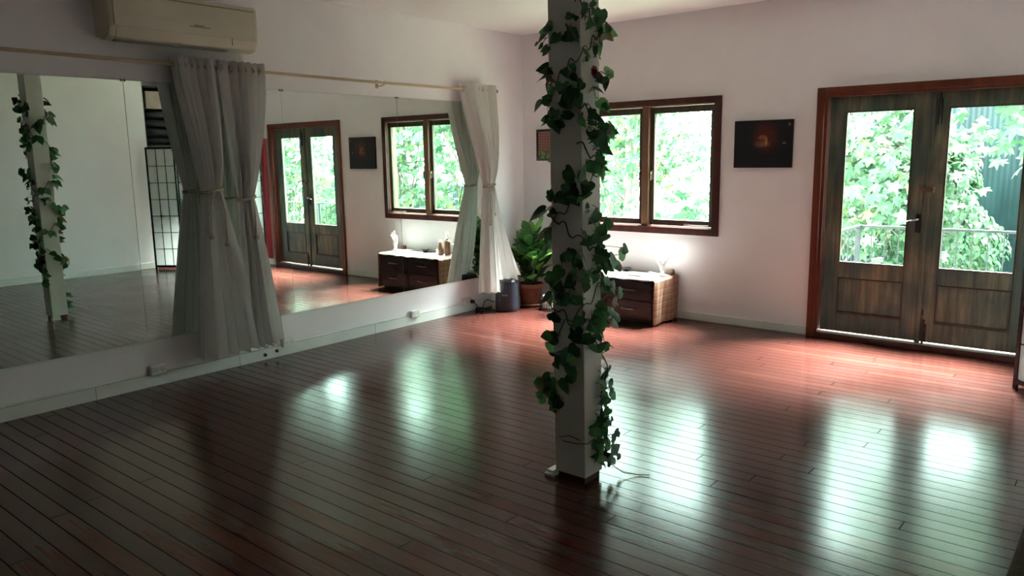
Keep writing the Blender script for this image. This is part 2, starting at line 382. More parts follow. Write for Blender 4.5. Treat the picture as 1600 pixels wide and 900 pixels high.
MB().tube([(3.892, .03, 1.02), (3.892, -.012, 1.02), (3.885, -.022, 1.018), (3.86, -.024, 1.012), (3.83, -.022, 1.008), (3.785, -.018, .998)], [.007, .007, .006, .005, .0045, .004], 10).build('door_handle', M['steel'], L1, smooth=True)
MB().box(3.885, 3.995, .004, .03, 1.235, 1.262).box(3.975, 3.99, -.008, .03, 1.228, 1.27).box(3.925, 3.94, .0, .03, 1.205, 1.24).build('turn_latch', M['brown'], L2, bevel=.003)
MB().box(3.975, 4.005, .022, .036, 1.74, 1.93).tube([(3.99, .012, 1.735), (3.99, .012, 1.97)], .008, 8).box(3.98, 4.0, .0, .02, 1.78, 1.80).build('top_bolt', M['black'], L2, bevel=.002)
MB().box(3.965, 4.003,   .020, .036, .06, .20).tube([(3.984, .010, .045), (3.984, .010, .24)], .009, 8).box(3.974, 3.994, -.002, .02, .15, .17).build('bottom_bolt', M['black'], L2, bevel=.002)
MB().box(3.957, 3.975, .026, .036, .27, .31).build('keeper', M['black'], L2, bevel=.002)

# ---------------------------------------------------------------- mirrors on the left wall
labels = {0: 'frameless wall mirror panel nearest the room corner, behind the end curtain',
          1: 'frameless wall mirror panel second from the room corner, reflecting the brown doors',
          2: 'frameless wall mirror panel behind the pair of tied white curtains, reflecting the folding screen',
          3: 'frameless wall mirror panel at far left reflecting the ivy covered post',
          4: 'frameless wall mirror panel beyond the left edge of the photo'}
MSK = -.30
js = [-.602, -1.8, -2.995, -4.195, -5.395, -6.595]
for i in range(5):
    b, a = js[i], js[i+1]
    t = thing('mirror_panel', labels[i], 'mirror', (.0, (a+b)/2, .326), 'frameless mirror panels along the left wall')
    MB().box(.0005, .0055, a+.0015, b-.0015, .327, 2.080).build('backing', M['mirror_edge'], t)
    MB().box(.0055, .0063, a+.0025, b-.0025, .328, 2.079).build('mirror_glass', M['mirror'], t)
    if i >= 2: t.rotation_euler = (0, 0, math.radians((0, 0, -.10, -.38, -.38)[i])); t.location.x += .004
    for yy in (a+.012, (a+b)/2, b-.012):
        o = MB().lathe([(.009, 0), (.009, .004), (.004, .006)], (0, 0, 0), 10).build('clip', M['plastic'] if yy == (a+b)/2 else M['acgrey'], t)
        o.rotation_euler = (0, PI/2, 0); o.location = Vector((.0062, yy, 2.079))-t.location
struct('trim_2', MB().box(0, .010, js[5], js[0], .314, .3265), M['skirting'])

# ---------------------------------------------------------------- air conditioner
t = thing('air_conditioner', 'beige wall air conditioner above the curtain rod', 'air conditioner', (0, -3.8, 2.3))
prof = [(0.001, 2.335), (.09, 2.312), (.165, 2.330), (.196, 2.385), (.203, 2.48), (.200, 2.588), (.185, 2.622), (.12, 2.635), (.001, 2.635)]
body = MB(); n = len(prof)
ya, yb2 = -4.335, -3.275
ring = []
for (yy, sc_) in ((ya, .90), (ya+.012, .98), (ya+.03, 1), (yb2-.03, 1), (yb2-.012, .98), (yb2, .90)):
    ring.append([(p[0]*sc_+(0 if sc_ == 1 else .0), yy, 2.475+(p[1]-2.475)*(sc_*.2+.8)) for p in prof])
vs = [q for r in ring for q in r]; fs = []
for i in range(5):
    for j in range(n): fs.append((i*n+j, i*n+(j+1) % n, (i+1)*n+(j+1) % n, (i+1)*n+j))
fs += [tuple(range(n)), tuple(range(5*n, 6*n))[::-1]]
body.add(vs, fs).build('casing', M['ac'], t, bevel=.006)
MB().prism([(.150, 2.320), (.172, 2.328), (.203, 2.392), (.197, 2.395), (.165, 2.336), (.148, 2.326)], 'y', ya+.05, -3.50).build('air_flap', M['ac'], t, bevel=.002)
MB().box(.09, .152, ya+.06, -3.51, 2.309, 2.318).build('outlet_slot', M['acgrey'], t)
MB().box(.185, .2065, ya+.04, yb2-.04, 2.588, 2.593).box(.199, .2055, ya+.035, ya+.038, 2.40, 2.59).build('panel_groove', M['acgrey'], t)
MB().box(.203, .2055, -3.80, -3.66, 2.438, 2.444).box(.203, .2055, -3.77, -3.70, 2.448, 2.454).build('badge', M['acgrey'], t)
MB().box(.196, .2005, -3.495, -3.491, 2.345, 2.395).build('panel_seam', M['acgrey'], t)
MB().box(.15, .1505, -3.36, -3.33, 2.325, 2.33).build('lamp_window', M['acgrey'], t)

# ---------------------------------------------------------------- curtain rod
t = thing('curtain_rod', 'long pale bamboo curtain rod running above the mirrors', 'curtain rod', (.1, -3.5, 2.195))
MB().tube([(.1, -7.4, 2.200), (.1, -5.0, 2.204), (.1, -2.2, 2.186), (.1, -.56, 2.192)], .0115, 10).build('pole', M['rod'], t, smooth=True)
for y in (-6.6, -3.6, -2.02, -.66):
    zz = 2.196 if y < -3 else 2.187
    MB().box(.0005, .006, y-.014, y+.014, zz-.04, zz+.03).tube([(.003, y, zz-.02), (.06, y, zz-.024), (.1, y, zz-.015)], .005, 6).tube([(.1, y, zz-.014), (.117, y, zz), (.112, y, zz+.014)], .004, 6).build('bracket', M['rod'], t)
MB().sphere((.1, -.545, 2.192), .02).build('finial', M['brown'], t, smooth=True)

# ---------------------------------------------------------------- curtains
def curtain(label, top, waist, bottom, nf, ph, knots, flare=.07, lift=None, xw=.115):
    ty0, ty1, tz = top; wy, wh, wz = waist; by0, by1, bz = bottom
    t = thing('curtain', label, 'curtain', (.1, (ty0+ty1)/2, 2.2), 'white sheer curtains tied back on the mirror rod')
    rnd = random.Random(int(ph*100)+3); jit = [rnd.uniform(-.5, .5) for _ in range(nf*2+2)]
    def fold(s, k2):
        x = (s+1)*nf*PI+ph; i = int((s+1)*nf) % len(jit)
        return math.sin(x+.5*math.sin(x*.37+jit[0]))*(1+.35*math.sin(x*.23+ph*2))
    def fn(u, v):
        z0 = tz; s = v*2-1
        tw = (tz-wz)/(tz-bz)
        if u <= tw:
            q = u/tw; e = q**1.7; c = ip((ty0+ty1)/2, wy, sm(q)); hw = ip((ty1-ty0)/2, wh, e*.75+.25*sm(q)); A = ip(.036, .040, q); A *= (1-.45*sm((q-.8)/.2))
            z = ip(tz, wz, q); bow = .020*math.sin(PI*q)
            xc = .1+bow+.015*q
            shape = math.cos(s*PI/2)*.03*sm(q)
        else:
            q = (u-tw)/(1-tw); e = q**.85; c = ip(wy, (by0+by1)/2, e); hw = ip(wh, (by1-by0)/2, e); A = ip(.022, .042, e)
            z = ip(wz, bz, q); xc = xw+flare*e; shape = math.cos(s*PI/2)*(.03+.03*q)
            if lift: 
                k3 = sm((s+.1)/1.1)*q*q; xc += lift[0]*k3; z += lift[1]*k3
        f = fold(s, 0)
        y = c+hw*s+.35*A*math.cos((s+1)*nf*PI*1.0+ph)*.5
        x = xc+A*1.35*f+shape
        if u > .985: z += .004*math.sin(s*nf*5)
        return (max(.03, x), y, z)
    MB().grid(fn, 90, nf*12).build('cloth', M['sheer'], t, smooth=True, fix=False)
    # heading band and eyelets
    def hb(u, v):
        p = fn(u*.055, v); return (p[0]+.0025, p[1], p[2]+.001)
    MB().grid(hb, 3, nf*12).build('heading_band', M['sheer'], t, smooth=True, fix=False)
    for i in range(nf):
        s = -1+(i+.5)*2/nf; y = ip(ty0, ty1, (s+1)/2)
        pts = [(.1+.024*math.cos(a), y+.006*math.sin(a*2), 2.192+.024*math.sin(a)) for a in [2*PI*j/16 for j in range(17)]]
        MB().tube(pts, .0045, 6, False).build('eyelet', M['steel'], t, smooth=True)
    # rope tie-back with two hanging wooden beads
    rx = .055; tie = MB()
    for dz in (0, .012):
        pts = [(xw+.018+rx*math.cos(a), wy+(wh+.012)*math.sin(a), wz+dz+.01*math.sin(a)) for a in [2*PI*j/28 for j in range(29)]]
        tie.tube(pts, .005, 6, False)
    for (dy, dz) in knots:
        x1 = xw+rx+.022
        tie.tube([(x1, wy+dy*.1, wz+.005), (x1+.02, wy+dy*.5, wz-.02), (x1+.025, wy+dy*.95, wz-dz*.4), (x1+.018, wy+dy, wz-dz)], .0042, 6)
    tb = tie.build('tieback', M['rope'], t, smooth=True)
    for (dy, dz) in knots:
        MB().sphere((xw+rx+.04, wy+dy, wz-dz-.012), .018, 8, 12).build('bead', M['rope'], tb, smooth=True)
    return t
curtain('white sheer curtain of the near pair, left one, tied with rope at waist', (-3.90, -3.62, 2.250), (-3.70, .070, 1.335), (-3.93, -3.43, .165), 6, .4, [(-.07, .30), (.045, .36)])
curtain('white sheer curtain of the near pair, right one, end eyelet showing', (-3.57, -3.21, 2.250), (-3.43, .058, 1.270), (-3.56, -3.24, .180), 6, 1.7, [(.01, .27)], flare=.05)
curtain('white sheer curtain at the corner end, hem resting on black speaker', (-1.06, -.60, 2.245), (-.715, .060, 1.260), (-.985, -.56, .215), 7, 2.4, [(-.02, .27), (-.085, .36)], flare=.11, lift=(.12, .14))

# ---------------------------------------------------------------- power points on the left wall
def outlet(y, z, label, w=.115, h=.068, d=.036, plugs=0, quad=False):
    t = thing('power_outlet', label, 'power outlet', (.0, y, z), 'power outlets low on the left wall')
    MB().box(.0005, d, y-w/2, y+w/2, z-h/2, z+h/2).build('housing', M['plastic'], t, bevel=.005)
    MB().box(d, d+.006, y-w/2+.006, y+w/2-.006, z-h/2+.005, z+h/2-.005).build('face_plate', M['plastic'], t, bevel=.003)
    for q in (-1, 1):
        s = MB(); k3 = MB()
        c = y+q*w*.24
        s.box(d+.006, d+.0066, c-.012, c-.009, z+.0, z+.009).box(d+.006, d+.0066, c+.009, c+.012, z+.0, z+.009).box(d+.006, d+.0066, c-.0015, c+.0015, z-.012, z-.002)
        if quad: s.box(d+.006, d+.0068, c-.016, c-.006, z-.022, z-.012).box(d+.006, d+.0068, c+.006, c+.016, z+.012, z+.022)
        k3.box(d+.006, d+.010, c-.006, c+.006, z+.016, z+.027)
        s.build('socket', M['black'], t); k3.build('switch', M['plastic'], t, bevel=.001)
    return t
outlet(-4.15, .115, 'white double power outlet left of the near curtains')
outlet(-3.235, .118, 'white flush power outlet with dark holes under the near curtains', d=.014, quad=True)
outlet(-3.085, .103, 'white boxed power outlet just right of the near curtain hem')
outlet(-1.69, .104, 'white power outlet alone on wall below the far mirrors')
outlet(-.955, .110, 'white power outlet with black plugs beside the speaker')
for (y, z, d_) in ((-3.295, .040, 'left'), (-3.19, .052, 'right')):
    t = MB().lathe([(.013, 0), (.013, .010), (.009, .012)], (0, 0, 0), 16).build('cable_grommet', M['black'])
    t.rotation_euler = (0, PI/2, 0); t.location = (.014, y, z)
    tag(t, 'small black cable hole in white skirting, %s one of two' % d_, 'cable hole', 'black cable holes in the skirting')
# plugs, cords, charger by the speaker
t = thing('power_plug', 'black plug with cord in outlet by the corner curtain', 'plug', (.04, -.93, .11))
MB().box(.043, .085, -.945, -.915, .09, .125).build('plug_body', M['black'], t, bevel=.006)
MB().tube([(.085, -.93, .105), (.12, -.925, .07), (.13, -.90, .02), (.15, -.84, .008), (.155, -.79, .007), (.15, -.76, .007)], .0045, 6).build('cord', M['black'], t, smooth=True)
t = thing('power_adapter', 'black adapter with looping cable on floor behind speaker', 'adapter', (.13, -.80, 0))
MB().box(.05, .12, -.88, -.82, .001, .035).build('adapter_body', M['black'], t, bevel=.008)
MB().tube([(.12, -.85, .018), (.14, -.86, .05), (.155, -.85, .11), (.175, -.82, .12), (.19, -.78, .10), (.185, -.73, .09)], .005, 6).tube([(.06, -.83, .02), (.05, -.80, .007), (.07, -.74, .006), (.12, -.73, .006)], .0045, 6).build('cable', M['black'], t, smooth=True)
t = MB().box(.12, .20, -.70, -.66, .0, .17).build('white_box', M['plastic'], bevel=.006)
tag(t, 'narrow white box standing behind the black speaker under the curtain', 'box')

# ---------------------------------------------------------------- speaker
t = thing('loudspeaker', 'black portable loudspeaker on floor under the corner curtain', 'speaker', (.33, -.62, 0))
cx_, cy_ = .292, -.655; yaw = math.radians(28)
def spk(sc_, z, push=0):
    out = []
    for (a, b) in [(-.115, .10), (-.118, -.02), (-.105, -.075), (-.075, -.103), (-.035, -.116), (.0, -.119), (.035, -.116), (.075, -.103), (.105, -.075), (.118, -.02), (.115, .10), (.06, .118), (-.06, .118)]:
        a *= sc_; b *= sc_; out.append((cx_+a*math.cos(yaw)-b*math.sin(yaw), cy_+a*math.sin(yaw)+b*math.cos(yaw), z))
    return out
lv = [(.93, .002), (1, .012), (1, .04), (.96, .27), (.93, .305), (.84, .325), (.6, .330)]
s = MB(); vs = [p for a, z in lv for p in spk(a, z)]; n = 13; fs = [(i*n+j, i*n+(j+1) % n, (i+1)*n+(j+1) % n, (i+1)*n+j) for i in range(len(lv)-1) for j in range(n)]
fs += [tuple(range(n)), tuple(range((len(lv)-1)*n, len(lv)*n))]
s.add(vs, fs).build('cabinet', M['black'], t, bevel=.003)
k = N('speaker_mesh'); vo = k.n('ShaderNodeTexVoronoi'); vo.inputs['Scale'].default_value = 320; k.l(k.coord(), vo.inputs[0]); k.col(k.ramp(vo.outputs[0], [(.2, (.006, .007, .012)), (.5, (.030, .034, .05))])); k.set(Roughness=.35); M['grille'] = k.m
s = MB(); n2 = 9
g = [[(p[0], p[1], z) for p in spk(a*1.02, z)[1:10]] for a, z in ((.995, .035), (.985, .15), (.955, .285))]
s.add([p for r in g for p in r], [(i*n2+j, i*n2+j+1, (i+1)*n2+j+1, (i+1)*n2+j) for i in range(2) for j in range(n2-1)])
s.build('grille', M['grille'], t, smooth=True, fix=False)
tx = bpy.data.curves.new('logo', 'FONT'); tx.body = 'BOSE'; tx.size = .024; tx.extrude = .0006; tx.align_x = 'CENTER'
lo_ = bpy.data.objects.new('logo', tx); C.objects.link(lo_); bpy.context.view_layer.update()
lm = bpy.data.meshes.new_from_object(lo_.evaluated_get(bpy.context.evaluated_depsgraph_get())); bpy.data.objects.remove(lo_); bpy.data.curves.remove(tx)
lm.materials.clear(); lm.materials.append(M['steel']); lo_ = bpy.data.objects.new('logo', lm); C.objects.link(lo_); lo_.parent = t
lo_.location = Vector((cx_+.1205*math.sin(yaw), cy_-.1205*math.cos(yaw), .165))-t.location; lo_.rotation_euler = (PI/2, 0, yaw)

# ---------------------------------------------------------------- potted plant
t = thing('potted_plant', 'leafy green pot plant in terracotta pot in the room corner', 'plant', (.30, -.28, 0))
px, py = .315, -.300
MB().lathe([(.125, .002), (.140, .010), (.146, .028), (.138, .030), (.128, .016), (.02, .014)], (px, py, 0), 32).build('saucer', M['terracotta'], t, smooth=True)
MB().lathe([(.095, .016), (.100, .03), (.128, .19), (.138, .192), (.140, .235), (.130, .236), (.124, .205), (.02, .203)], (px, py, 0), 32).build('pot', M['terracotta'], t, bevel=.002, smooth=True)
MB().lathe([(.001, .212), (.06, .216), (.124, .206)], (px, py, 0), 24).build('soil', M['soil'], t, smooth=True)
def leafmesh(mb, base, d, nrm, L, W, droop=.25, prof='oval', cup=.15):
    d = Vector(d).normalized(); nrm = Vector(nrm); nrm = (nrm-d*nrm.dot(d))
    nrm = nrm.normalized() if nrm.length > 1e-5 else d.orthogonal().normalized()
    sd = d.cross(nrm); b = Vector(base)
    if prof == 'oval': P = [(0, 0), (.12, .22), (.3, .42), (.52, .5), (.74, .38), (.9, .17), (1, 0)]
    elif prof == 'heart': P = [(0, 0), (-.10, .26), (.06, .46), (.28, .5), (.55, .38), (.8, .17), (1, 0)]
    mid = [b+d*L*q[0]-nrm*droop*L*max(0, q[0])**2 for q in P]
    if prof == 'heart': mid[1] = b+d*L*.03; mid[2] = b+d*L*.12-nrm*droop*L*.01
    vs = list(mid); n = len(P)
    for sg in (1, -1):
        for i in range(1, n-1):
            q = P[i]; vs.append(b+d*L*q[0]-nrm*droop*L*max(0, q[0])**2+sd*sg*q[1]*W+nrm*cup*q[1]*W)
    fs = []
    for s_, off in ((1, n), (-1, n+n-2)):
        for i in range(n-1):
            a0, a1 = i, i+1; e0 = off+i-1 if i >= 1 else None; e1 = off+i if i+1 <= n-2 else None
            if e0 is None: f = (a0, a1, e1)
            elif e1 is None: f = (a0, a1, e0)
            else: f = (a0, a1, e1, e0)
            fs.append(f if s_ > 0 else f[::-1])
    mb.add(vs, fs)
rnd = random.Random(5); stems = MB(); fol = MB()
for i in range(11):
    a = i*2.4+.3; lean = .03+.11*rnd.random(); h = .24+.26*rnd.random()+(.08 if i < 4 else 0)
    p0 = Vector((px+.04*math.cos(a), py+.04*math.sin(a), .205))
    tip = Vector((px+.045+lean*1.1*math.cos(a)*1.2, py+lean*math.sin(a)*1.0, .205+h))
    pts = [p0.lerp(tip, q)+Vector((0, 0, 0))+Vector((math.cos(a), math.sin(a), 0))*.03*math.sin(q*PI) for q in (0, .25, .5, .75, 1)]
    stems.tube(pts, [.008, .007, .006, .005, .004], 6)
    nl = 9
    for j in range(nl):
        q = .18+.82*j/(nl-1); p = p0.lerp(tip, q)+Vector((math.cos(a), math.sin(a), 0))*.03*math.sin(q*PI)
        b = a+j*2.1+rnd.uniform(-.5, .5); el = rnd.uniform(.0, .9)+.5*q
        d = Vector((math.cos(b)*math.cos(el), math.sin(b)*math.cos(el), math.sin(el)))
        if p.x+d.x*.30 < .09: d.x = max(0, (.09-p.x)/.3)+.05*abs(d.x)
        if p.y+d.y*.30 > -.09: d.y = -.05*abs(d.y)-max(0, (p.y+.09)/.3)
        d.normalize()
        L = rnd.uniform(.17, .26)*(1 if q > .4 else .75); fol.cur = 1 if rnd.random() < .25+.3*q else 0
        pe = p+d*.03; stems.tube([p, pe], .003, 5)
        leafmesh(fol, pe, d, (rnd.uniform(-.3, .3), rnd.uniform(-.5, 0), 1), L, L*rnd.uniform(.5, .62), rnd.uniform(.1, .4))
stems.build('stems', M['ivy_mid'], t, smooth=True); fol.build('foliage', [M['rubber'], M['rubber_l']], t, smooth=True, fix=False)

# beaded candle holder on a dark round tray
t = MB().lathe([(.001, .001), (.12, .001), (.128, .008), (.12, .010), (.001, .009)], (.63, -.36, 0), 32).build('round_tray', M['blackwood'], smooth=False)
tag(t, 'flat dark round tray on floor between plant and post', 'tray')
t = thing('candle_holder', 'white beaded candle holder standing on dark tray beside the plant', 'candle holder', (.615, -.37, .0105))
MB().lathe([(.052, .0), (.056, .01), (.056, .135), (.050, .135), (.050, .012), (.001, .012)], (.615, -.37, .0105), 32).build('glass_cup', M['glass'], t, smooth=True)
s = MB()
for i in range(8):
    for j in range(16):
        a = 2*PI*(j+.5*(i % 2))/16; s.sphere((.615+.063*math.cos(a), -.37+.063*math.sin(a), .0105+.0125+i*.0165), .0105, 5, 7)
s.build('bead_sleeve', M['knit'], t, smooth=True)
MB().lathe([(.001, .0), (.044, .0), (.044, .075), (.01, .072), (.001, .072)], (.615, -.37, .0235), 24).build('candle', M['plaster'], t, smooth=False)

# ---------------------------------------------------------------- post with ivy
t = thing('post', 'square white painted timber post in the middle of the floor', 'post', (3.245, -3.65, 0))
x0, x1, y0, y1 = 3.158, 3.333, -3.722, -3.575; tl = (-.020, -.016)
def leanbox(mb, x0, x1, y0, y1, z0, z1):
    q0 = [z0/2.4*tl[0], z0/2.4*tl[1]]; q1 = [z1/2.4*tl[0], z1/2.4*tl[1]]
    mb.add([(x0+q0[0], y0+q0[1], z0), (x1+q0[0], y0+q0[1], z0), (x1+q0[0], y1+q0[1], z0), (x0+q0[0], y1+q0[1], z0),
            (x0+q1[0], y0+q1[1], z1), (x1+q1[0], y0+q1[1], z1), (x1+q1[0], y1+q1[1], z1), (x0+q1[0], y1+q1[1], z1)],
           [(0,3,2,1),(4,5,6,7),(0,1,5,4),(1,2,6,5),(2,3,7,6),(3,0,4,7)])
s = MB(); leanbox(s, x0, x1, y0, y1, .034, ZC); s.build('cladding', M['post'], t, bevel=.004)
MB().box(x0+.012, x1-.010, y0+.01, y1-.01, 0, .036).build('timber_core', M['frame_dark'], t)
t = thing('timber_offcut', 'white painted timber offcuts lying against foot of the post', 'offcut', (3.13, -3.70, 0))
for (a, b, c) in ((.0, .016, .0), (.018, .034, .010)):
    MB().box(3.105+c, 3.153, -3.745+c, -3.665, a, b).build('block', M['plaster'], t, bevel=.002)

VINE = "3360,-3765,2153,1,61,0,0;3360,-3709,2156,1,38,0,0;3360,-3651,2132,1,76,0,0;3297,-3750,2135,0,53,0,0;3360,-3717,2099,1,53,0,0;3122,-3750,2083,0,76,0,0;3147,-3750,2110,0,53,0,0;3203,-3750,2060,0,76,0,0;3297,-3750,2060,0,95,0,0;3264,-3750,2063,0,69,0,0;3134,-3750,2004,0,53,0,0;3108,-3750,2031,0,34,0,0;3360,-3582,2071,1,61,1,0;3360,-3628,2052,1,46,1,0;3360,-3743,1979,1,46,0,0;3360,-3654,1987,1,61,0,0;3360,-3681,1994,1,53,0,0;3245,-3750,1907,0,46,0,0;3288,-3750,1923,0,38,0,0;3360,-3571,1913,1,76,1,0;3360,-3635,1877,1,69,0,0;3360,-3662,1832,1,61,0,0;3360,-3612,1859,1,53,0,0;3158,-3750,1889,0,38,1,0;3151,-3750,1845,0,31,0,0;3214,-3750,1851,0,53,0,0;3263,-3750,1843,0,53,0,0;3306,-3750,1869,0,53,0,0;3324,-3750,1844,0,53,0,0;3138,-3750,1806,0,53,0,0;3275,-3750,1798,0,84,0,0;3232,-3750,1806,0,69,0,0;3134,-3750,1792,0,53,0,0;3308,-3750,1788,0,84,0,0;3254,-3750,1791,0,76,0,0;3155,-3750,1735,0,53,0,0;3197,-3750,1722,0,61,0,0;3267,-3750,1719,0,61,0,0;3125,-3750,1691,0,38,1,0;3190,-3750,1689,0,61,0,0;3218,-3750,1687,0,53,0,0;3360,-3717,1749,1,46,1,0;3360,-3615,1769,1,61,1,0;3360,-3717,1721,1,53,0,0;3335,-3750,1689,0,53,1,0;3360,-3646,1690,1,53,0,0;3360,-3707,1650,1,69,0,0;3360,-3696,1623,1,76,0,0;3360,-3624,1623,1,69,0,0;3360,-3550,1647,1,69,1,0;3360,-3550,1675,1,53,1,0;3360,-3686,1584,1,53,1,0;3360,-3603,1581,1,31,0,0;3360,-3645,1555,1,38,0,0;3360,-3696,1489,1,84,0,1;3360,-3644,1522,1,69,0,1;3266,-3750,1445,0,76,0,1;3360,-3776,1452,1,76,0,1;3360,-3756,1412,1,69,0,1;3166,-3750,1369,0,61,0,1;3231,-3750,1359,0,84,0,1;3287,-3750,1360,0,84,0,1;3335,-3750,1372,0,69,0,1;3259,-3750,1388,0,76,0,1;3173,-3750,1299,0,38,0,1;3360,-3746,1327,1,31,0,1;3360,-3695,1273,1,76,0,1;3360,-3578,1241,1,69,0,1;3360,-3756,1169,1,61,0,1;3360,-3642,1188,1,69,0,1;3360,-3684,1174,1,69,0,1;3360,-3621,1162,1,76,0,1;3360,-3642,1141,1,69,0,1;3279,-3750,1112,0,53,0,1;3300,-3750,1084,0,53,0,1;3244,-3750,1056,0,46,0,1;3293,-3750,1066,0,61,0,1;3360,-3766,1101,1,61,0,1;3360,-3641,1106,1,61,0,1;3360,-3620,1091,1,61,0,1;3360,-3441,1084,1,76,1,1;3360,-3521,1062,1,69,0,1;3360,-3475,1027,1,69,1,1;3360,-3576,1027,1,53,0,1;3360,-3683,1051,1,61,1,1;3360,-3683,1028,1,61,0,1;3286,-3750,1012,0,61,0,1;3258,-3750,974,0,69,0,1;3193,-3750,1010,0,76,0,1;3178,-3750,979,0,84,0,1;3192,-3750,962,0,69,0,1;3360,-3683,992,1,46,0,1;3360,-3745,1018,1,46,0,1;3360,-3756,967,1,61,0,1;3360,-3575,954,1,61,0,1;3360,-3530,923,1,69,0,1;3360,-3461,889,1,53,0,1;3360,-3575,911,1,69,0,1;3360,-3507,858,1,61,1,1;3199,-3750,903,0,69,0,1;3243,-3750,901,0,53,0,1;3314,-3750,909,0,61,1,1;3300,-3750,890,0,69,0,1;3146,-3750,805,0,46,1,1;3184,-3750,804,0,46,0,1;3153,-3750,701,0,76,0,1;3328,-3750,815,0,92,0,1;3221,-3750,881,0,61,0,1;3321,-3750,731,0,92,0,1;3360,-3766,721,1,76,0,1;3285,-3750,738,0,61,0,1;3360,-3661,798,1,92,0,1;3360,-3618,827,1,76,0,1;3360,-3551,816,1,76,0,1;3360,-3517,767,1,84,1,1;3360,-3682,771,1,76,0,1;3360,-3649,662,1,99,0,1;3360,-3639,715,1,69,0,1;3360,-3583,655,1,38,0,1;3278,-3750,646,0,92,0,1;3234,-3750,627,0,76,0,1;3197,-3750,627,0,69,0,1;3190,-3750,583,0,61,0,1;3241,-3750,579,0,84,0,1;3285,-3750,536,0,84,0,1;3233,-3750,472,0,76,0,1;3081,-3750,463,0,92,1,1;3151,-3750,482,0,69,0,1;3121,-3750,508,0,53,0,1;3158,-3750,432,0,69,0,1;3096,-3750,382,0,61,0,1;3150,-3750,393,0,69,0,1;3181,-3750,392,0,61,0,1;3173,-3750,359,0,61,0,1;3360,-3571,539,1,46,0,2;3360,-3604,515,1,46,0,2;3360,-3626,483,1,61,0,2;3360,-3536,468,1,53,0,2;3360,-3524,407,1,53,0,2;3360,-3615,405,1,53,0,2;3360,-3581,370,1,53,0,2;3360,-3615,449,1,53,0,2;3360,-3603,395,1,53,0,2;3165,-3750,351,0,46,0,1;3360,-3625,331,1,61,0,2;3360,-3580,332,1,53,0,2;3360,-3545,271,1,38,0,2;3360,-3625,280,1,69,0,2;3360,-3602,248,1,69,0,2;3360,-3669,261,1,61,0,2;3360,-3486,208,1,46,0,2;3360,-3510,188,1,46,0,2;3360,-3635,232,1,61,0,2;3360,-3590,193,1,61,0,2;3360,-3646,178,1,69,0,2;3360,-3579,163,1,69,0,2;3360,-3485,121,1,76,0,2;3360,-3657,143,1,69,0,2;3360,-3624,119,1,69,0,2;3360,-3532,83,1,69,0,2;3360,-3461,67,1,38,0,2;3360,-3612,83,1,31,0,2"
groups = {0: ('ivy_garland', 'artificial ivy garland winding round top of post, with red rose', 2.20, 1.55),
          1: ('ivy_garland', 'dense artificial ivy garland winding round the middle of the post', 1.60, .55),
          2: ('ivy_garland', 'ivy strand hanging down right edge of post near floor', .62, .10)}
data = [tuple(map(int, q.split(','))) for q in VINE.split(';')]
rq = random.Random(4)     # a second, smaller leaf beside most of them
data += [(d[0]+rq.randint(-25, 25)*(d[3] == 0), d[1]-(4 if d[3] == 0 else 0)+rq.randint(-25, 25)*(d[3] == 1), d[2]+rq.randint(-32, 32), d[3], int(d[4]*.78), 0, d[6]) for d in data]
rnd = random.Random(11)
def postc(z): return (3.2455+z/2.4*tl[0], -3.6485+z/2.4*tl[1])
def around(a, z, off):
    cx0, cy0 = postc(z); c, s_ = math.cos(a), math.sin(a); hx, hy = .0875+off, .0735+off
    k4 = min(hx/max(abs(c), 1e-6), hy/max(abs(s_), 1e-6)); return Vector((cx0+c*k4, cy0+s_*k4, z))
